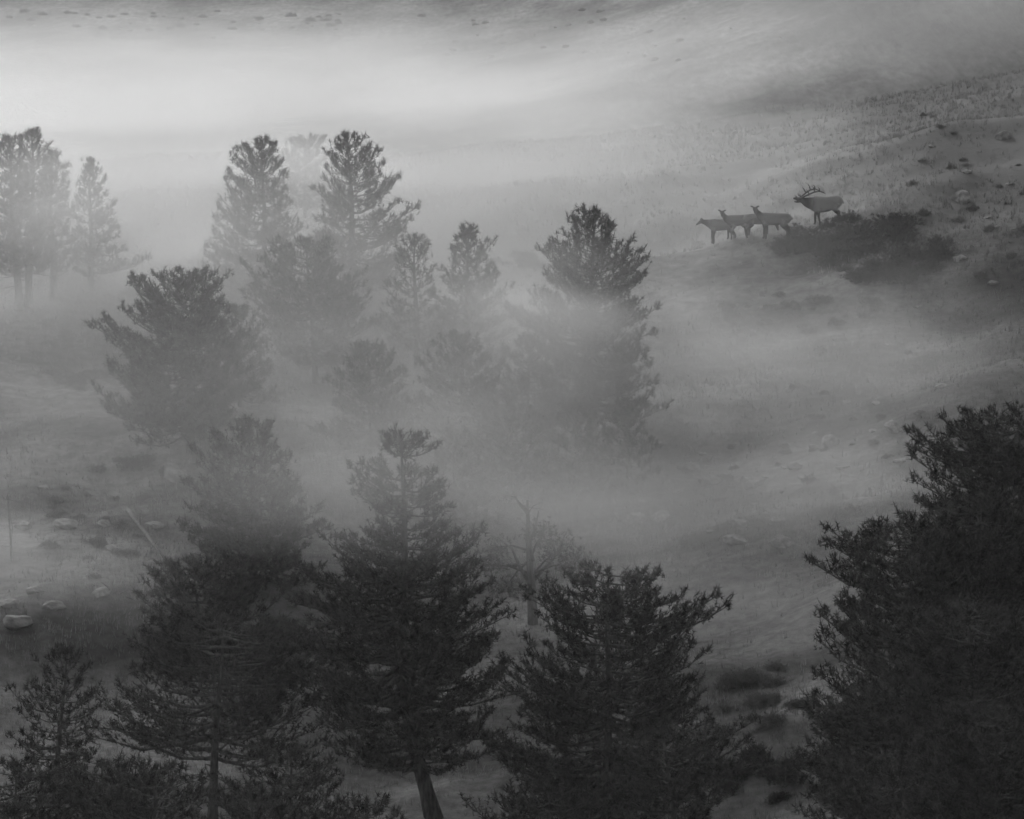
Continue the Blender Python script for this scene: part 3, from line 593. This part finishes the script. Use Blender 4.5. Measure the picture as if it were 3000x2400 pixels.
patch(58, 2330, 2760, 655, 820, 54, 120, 'darkshrub', 'dark sagebrush clump on the mound below the bull elk', 'sagebrush mound below the bull elk', 1, .0)
patch(7, 2400, 2540, 635, 680, 24, 44, 'darkshrub', 'dark low brush at the feet of the bull elk', 'brush at the feet of the bull elk', 2)
patch(22, 2120, 2560, 880, 980, 26, 60, 'sage', 'grey sagebrush on the slope below the sagebrush mound', 'sagebrush on the middle slope', 3, .05)
patch(14, 110, 330, 1085, 1150, 34, 70, 'sage', 'grey bush on the meadow left of the broad bushy pine', 'bushes on the left meadow', 4)
patch(14, 120, 420, 880, 920, 26, 60, 'sage', 'misty bush at the feet of the left pines', 'bushes under the left pines', 5, .12)
patch(10, 280, 520, 1350, 1400, 36, 80, 'darkshrub', 'dark bush below the left meadow edge', 'bushes below the left meadow', 6)
patch(16, 2110, 2370, 1950, 2130, 50, 120, 'sage', 'grey bush in the gap left of the dark right stand', 'bushes in the gap by the right stand', 7)
patch(14, 2130, 2370, 2180, 2340, 50, 120, 'darkshrub', 'dark bush at the bottom of the gap by right stand', 'bushes at the bottom gap', 8)
patch(18, 1450, 1620, 740, 800, 30, 60, 'sage', 'grey bush on the meadow behind the spire topped pine', 'bushes behind the grove', 9)
patch(40, 2000, 2960, 1050, 1550, 20, 52, 'sage', 'small sage clump among the rocks of the right slope', 'sage among the right slope rocks', 10)
patch(26, 2650, 2990, 250, 900, 20, 50, 'sage', 'small sage clump on the upper right hillside', 'sage on the upper right hillside', 11)
patch(48, 20, 1000, 22, 90, 9, 34, 'darkshrub', 'tiny dark shrub on the far meadow at the top left', 'shrubs on the far meadow', 12)
patch(44, 700, 2200, 30, 190, 8, 30, 'sage', 'faint shrub on the far foggy meadow at the top', 'shrubs on the far foggy meadow', 13)
patch(18, 0, 420, 1420, 1680, 30, 70, 'sage', 'grey bush among the left boulders', 'bushes among the left boulders', 14)
patch(16, 850, 1900, 1180, 1480, 36, 80, 'sage', 'dim bush in the foggy clearing of the grove', 'bushes in the foggy clearing', 15)

# ------------------------------------------------------------------ grass
def grass():
    r = np.random.default_rng(5); n = 52000
    y = r.uniform(205, 345, n); hw = y * .5 / FOC * 1.06; x = r.uniform(-1, 1, n) * hw
    keep = (np.sin(x * .35 + 1.3 * np.sin(y * .11)) + np.sin(y * .23 + x * .1) + r.normal(size=n) * .9) > -.6
    x, y = x[keep], y[keep]; n = len(x); z = terrain(x, y)
    pos = np.stack([x, y, z], -1); B = 5
    ang = r.uniform(0, 6.28, (n, B)); h = r.uniform(.14, .34, (n, B)) * r.uniform(.6, 1.3, (n, 1)); ln = r.uniform(.02, .22, (n, B))
    off = r.normal(size=(n, B, 2)) * .07
    root = pos[:, None, :] + np.concatenate([off, np.zeros((n, B, 1))], -1)
    w = np.stack([-np.sin(ang), np.cos(ang), 0 * ang], -1) * .016
    tip = root + np.stack([np.cos(ang) * ln, np.sin(ang) * ln, h], -1); low = root - [0, 0, .03]
    V = np.stack([low - w, low + w, tip], 2).reshape(-1, 3)
    o = obj('grass', mesh_np('grass', V, [np.arange(len(V)).reshape(-1, 3)]), M['grass'])
    tag(o, 'dry pale grass tufts covering the hillside', None, None, 'stuff')
grass()

# ------------------------------------------------------------------ elk
def coat(name, body, dark, pale):
    m = bpy.data.materials.new(name); m.use_nodes = True; t = m.node_tree; N = t.nodes; L = t.links
    b = N['Principled BSDF']; b.inputs['Roughness'].default_value = .9; b.inputs['Specular IOR Level'].default_value = .1
    tc = N.new('ShaderNodeTexCoord'); nz = N.new('ShaderNodeTexNoise'); nz.inputs['Scale'].default_value = 3; nz.inputs['Detail'].default_value = 3
    L.new(tc.outputs['Object'], nz.inputs['Vector'])
    ad = N.new('ShaderNodeVectorMath'); ad.operation = 'MULTIPLY_ADD'; ad.inputs[1].default_value = (.25,) * 3; L.new(nz.outputs['Color'], ad.inputs[0]); L.new(tc.outputs['Object'], ad.inputs[2])
    sx = N.new('ShaderNodeSeparateXYZ'); L.new(ad.outputs[0], sx.inputs[0])
    def rng_(src, a, b_):
        mr = N.new('ShaderNodeMapRange'); mr.interpolation_type = 'SMOOTHSTEP'; mr.inputs['From Min'].default_value = a; mr.inputs['From Max'].default_value = b_; L.new(src, mr.inputs['Value']); return mr.outputs[0]
    neck = rng_(sx.outputs['X'], .5, 1.1); leg = rng_(sx.outputs['Z'], .98, .72); rump = rng_(sx.outputs['X'], -.66, -.84)
    mx = N.new('ShaderNodeMath'); mx.operation = 'MAXIMUM'; L.new(neck, mx.inputs[0]); L.new(leg, mx.inputs[1])
    def mix(f, a, b_):
        n = N.new('ShaderNodeMix'); n.data_type = 'RGBA'; L.new(f, n.inputs[0])
        if isinstance(a, float): n.inputs[6].default_value = grey(a)
        else: L.new(a, n.inputs[6])
        n.inputs[7].default_value = grey(b_); return n.outputs[2]
    c = mix(rump, body, pale); c = mix(mx.outputs[0], c, dark); L.new(c, b.inputs['Base Color'])
    return m
M['coat_bull'] = coat('elk_coat_bull', .36, .03, .42); M['coat_cow'] = coat('elk_coat_cow', .24, .04, .36)

def elk(label, u, v, yaw, neck, head_yaw=0.0, scale=1.0, bull=False, stride=0.0, lift=0.0, grade=0.0):
    """u, v: photo pixel of the ground under the belly; local +x is forward; neck: list of (x, z, ry, rz) from shoulder to nose"""
    P = ground_at(u, v)
    root = empty('elk', (P[0], P[1], P[2] - .02), R(180 + yaw)); root.scale = (scale,) * 3; root.rotation_euler = (0, R(grade), R(180 + yaw))
    tb = Tubes()
    if bull: tor = [(-.98, 1.08, .06, .08), (-.92, 1.10, .17, .2), (-.78, 1.13, .27, .32), (-.5, 1.10, .31, .36), (-.15, 1.04, .35, .40), (.2, 1.04, .35, .43), (.48, 1.1, .30, .43), (.66, 1.13, .24, .37)]
    else: tor = [(-.90, 1.02, .05, .07), (-.85, 1.03, .15, .18), (-.7, 1.05, .21, .25), (-.45, 1.03, .25, .28), (-.1, 1.0, .28, .31), (.2, 1.0, .27, .32), (.45, 1.03, .22, .31), (.6, 1.06, .17, .26)]
    T = np.array(tor); tb.add(np.stack([T[:, 0], 0 * T[:, 0], T[:, 1]], -1), T[:, 2], 16, T[:, 3])
    K = np.array([(tor[-2][0], tor[-2][1], tor[-2][2] * .8, tor[-2][3] * .85)] + list(neck)); pts = np.stack([K[:, 0], 0 * K[:, 0], K[:, 1]], -1)
    hi = len(K) - 4; piv = pts[hi].copy(); ca, sa = math.cos(R(head_yaw)), math.sin(R(head_yaw))
    rot = lambda p: piv + np.array([ca * (p[0] - piv[0]) - sa * (p[1] - piv[1]), sa * (p[0] - piv[0]) + ca * (p[1] - piv[1]), p[2] - piv[2]])
    for i in range(hi, len(K)): pts[i] = rot(pts[i])
    tb.add(pts[:hi + 1], K[:hi + 1, 2], 12, K[:hi + 1, 3]); tb.add(pts[hi:], K[hi:, 2], 12, K[hi:, 3])
    hx, hz = K[hi][0], K[hi][1]
    if bull: tb.add([rot((hx + .05, 0, hz - .08)), rot((hx + .25, 0, hz - .1)), rot((hx + .40, 0, hz - .06))], [.06, .045, .03], 8)
    for sgn in (-1, 1):
        tb.add([rot((hx + .02, sgn * .06, hz + .09)), rot((hx - .04, sgn * .15, hz + .12)), rot((hx - .07, sgn * .24, hz + .15))], [.05, .085, .02], 8, [.035, .045, .02])
    k = 1.0 if bull else .94; wd = .17 if bull else .14
    def leg(pts_, rad): tb.add(np.array(pts_) * [1, 1, k], rad, 8)
    for sgn, st in ((-1, stride), (1, -stride)):
        leg([(.44, sgn * wd, 1.02), (.40 + st * .1, sgn * wd, .74), (.44 + st * .55, sgn * wd * .9, .43), (.42 + st * .9, sgn * wd * .9, .10), (.44 + st, sgn * wd * .9, .045), (.48 + st, sgn * wd * .9, 0)], [.16, .115, .068, .052, .058, .06])
        leg([(-.62, sgn * wd, 1.06), (-.50 - st * .2, sgn * wd * 1.1, .76), (-.76 - st * .6, sgn * wd, .47), (-.72 - st * .9, sgn * wd, .10), (-.70 - st, sgn * wd, .045), (-.66 - st, sgn * wd, 0)], [.23, .17, .08, .055, .058, .06])
    tb.add([(tor[0][0] + .04, 0, 1.12), (tor[0][0] - .06, 0, 1.05), (tor[0][0] - .05, 0, .95)], [.05, .04, .02], 6)
    me = tb.mesh('elk_body'); o = bpy.data.objects.new('body', me); col.objects.link(o)
    md = o.modifiers.new('r', 'REMESH'); md.mode = 'VOXEL'; md.voxel_size = .024; md.use_smooth_shade = True
    ms = o.modifiers.new('s', 'SMOOTH'); ms.factor = .5; ms.iterations = 3
    dg = bpy.context.evaluated_depsgraph_get(); nm = bpy.data.meshes.new_from_object(o.evaluated_get(dg)); o.modifiers.clear(); o.data = nm; nm.name = 'elk_body'
    nm.materials.clear(); nm.materials.append(M['coat_bull' if bull else 'coat_cow']); o.parent = root
    if bull:
        for sgn in (-1, 1):
            at = Tubes(); q = lambda x, y, z: (hx + x, sgn * y, hz + z)
            at.add([q(.02, .05, .1), q(-.12, .18, .2), q(-.35, .32, .31), q(-.6, .42, .42), q(-.85, .46, .45), q(-1.08, .42, .37), q(-1.22, .36, .27)], [.05, .048, .045, .042, .038, .03, .014], 7)
            for a, b_, c in ((q(.02, .06, .11), q(.22, .14, .10), q(.32, .15, .27)), (q(-.05, .1, .14), q(.08, .2, .2), q(.14, .2, .36)), (q(-.35, .32, .31), q(-.27, .38, .46), q(-.18, .37, .6)),
                             (q(-.62, .42, .42), q(-.58, .48, .62), q(-.48, .46, .78)), (q(-.87, .46, .45), q(-.88, .5, .58), q(-.78, .49, .68))):
                at.add([a, b_, c], [.04, .03, .012], 6)
            obj('antler', at.mesh('antler'), M['antler'], root)
    tag(root, label, 'elk', 'herd of elk on the slope'); return root
BULL_NECK = [(.82, 1.19, .19, .31), (1.0, 1.25, .15, .25), (1.14, 1.33, .12, .18), (1.24, 1.38, .12, .15), (1.38, 1.42, .095, .11), (1.55, 1.47, .065, .07), (1.68, 1.51, .046, .045)]
COW_OUT = [(.74, 1.12, .12, .2), (.9, 1.17, .09, .14), (1.02, 1.2, .08, .115), (1.08, 1.20, .085, .10), (1.17, 1.15, .072, .085), (1.29, 1.07, .05, .055), (1.36, 1.01, .038, .035)]
COW_UP = [(.72, 1.2, .12, .18), (.82, 1.34, .09, .13), (.9, 1.45, .08, .11), (.94, 1.50, .11, .13), (1.06, 1.46, .09, .105), (1.21, 1.38, .062, .07), (1.29, 1.33, .048, .045)]
COW_LOW = [(.74, 1.05, .12, .2), (.92, .9, .09, .14), (1.05, .72, .08, .11), (1.1, .62, .085, .10), (1.14, .5, .072, .085), (1.18, .36, .05, .055), (1.19, .28, .038, .035)]
elk('bull elk with sweeping antlers bugling with its neck stretched out', 2418, 655, 12, BULL_NECK, 0, 1.0, True, .1, grade=3)
elk('cow elk at the left end of the herd standing in profile', 2112, 712, 8, COW_OUT, 0, .98, stride=.02)
elk('cow elk behind the leftmost cow with its head raised and turned', 2158, 698, 28, COW_UP, 60, .95, stride=.04)
elk('cow elk half hidden behind the front cow, facing right', 2222, 693, 202, COW_LOW, 0, .95, stride=.05)
elk('large cow elk at the right end of the herd with ears spread', 2266, 699, -6, COW_UP, 95, 1.04, stride=.06)
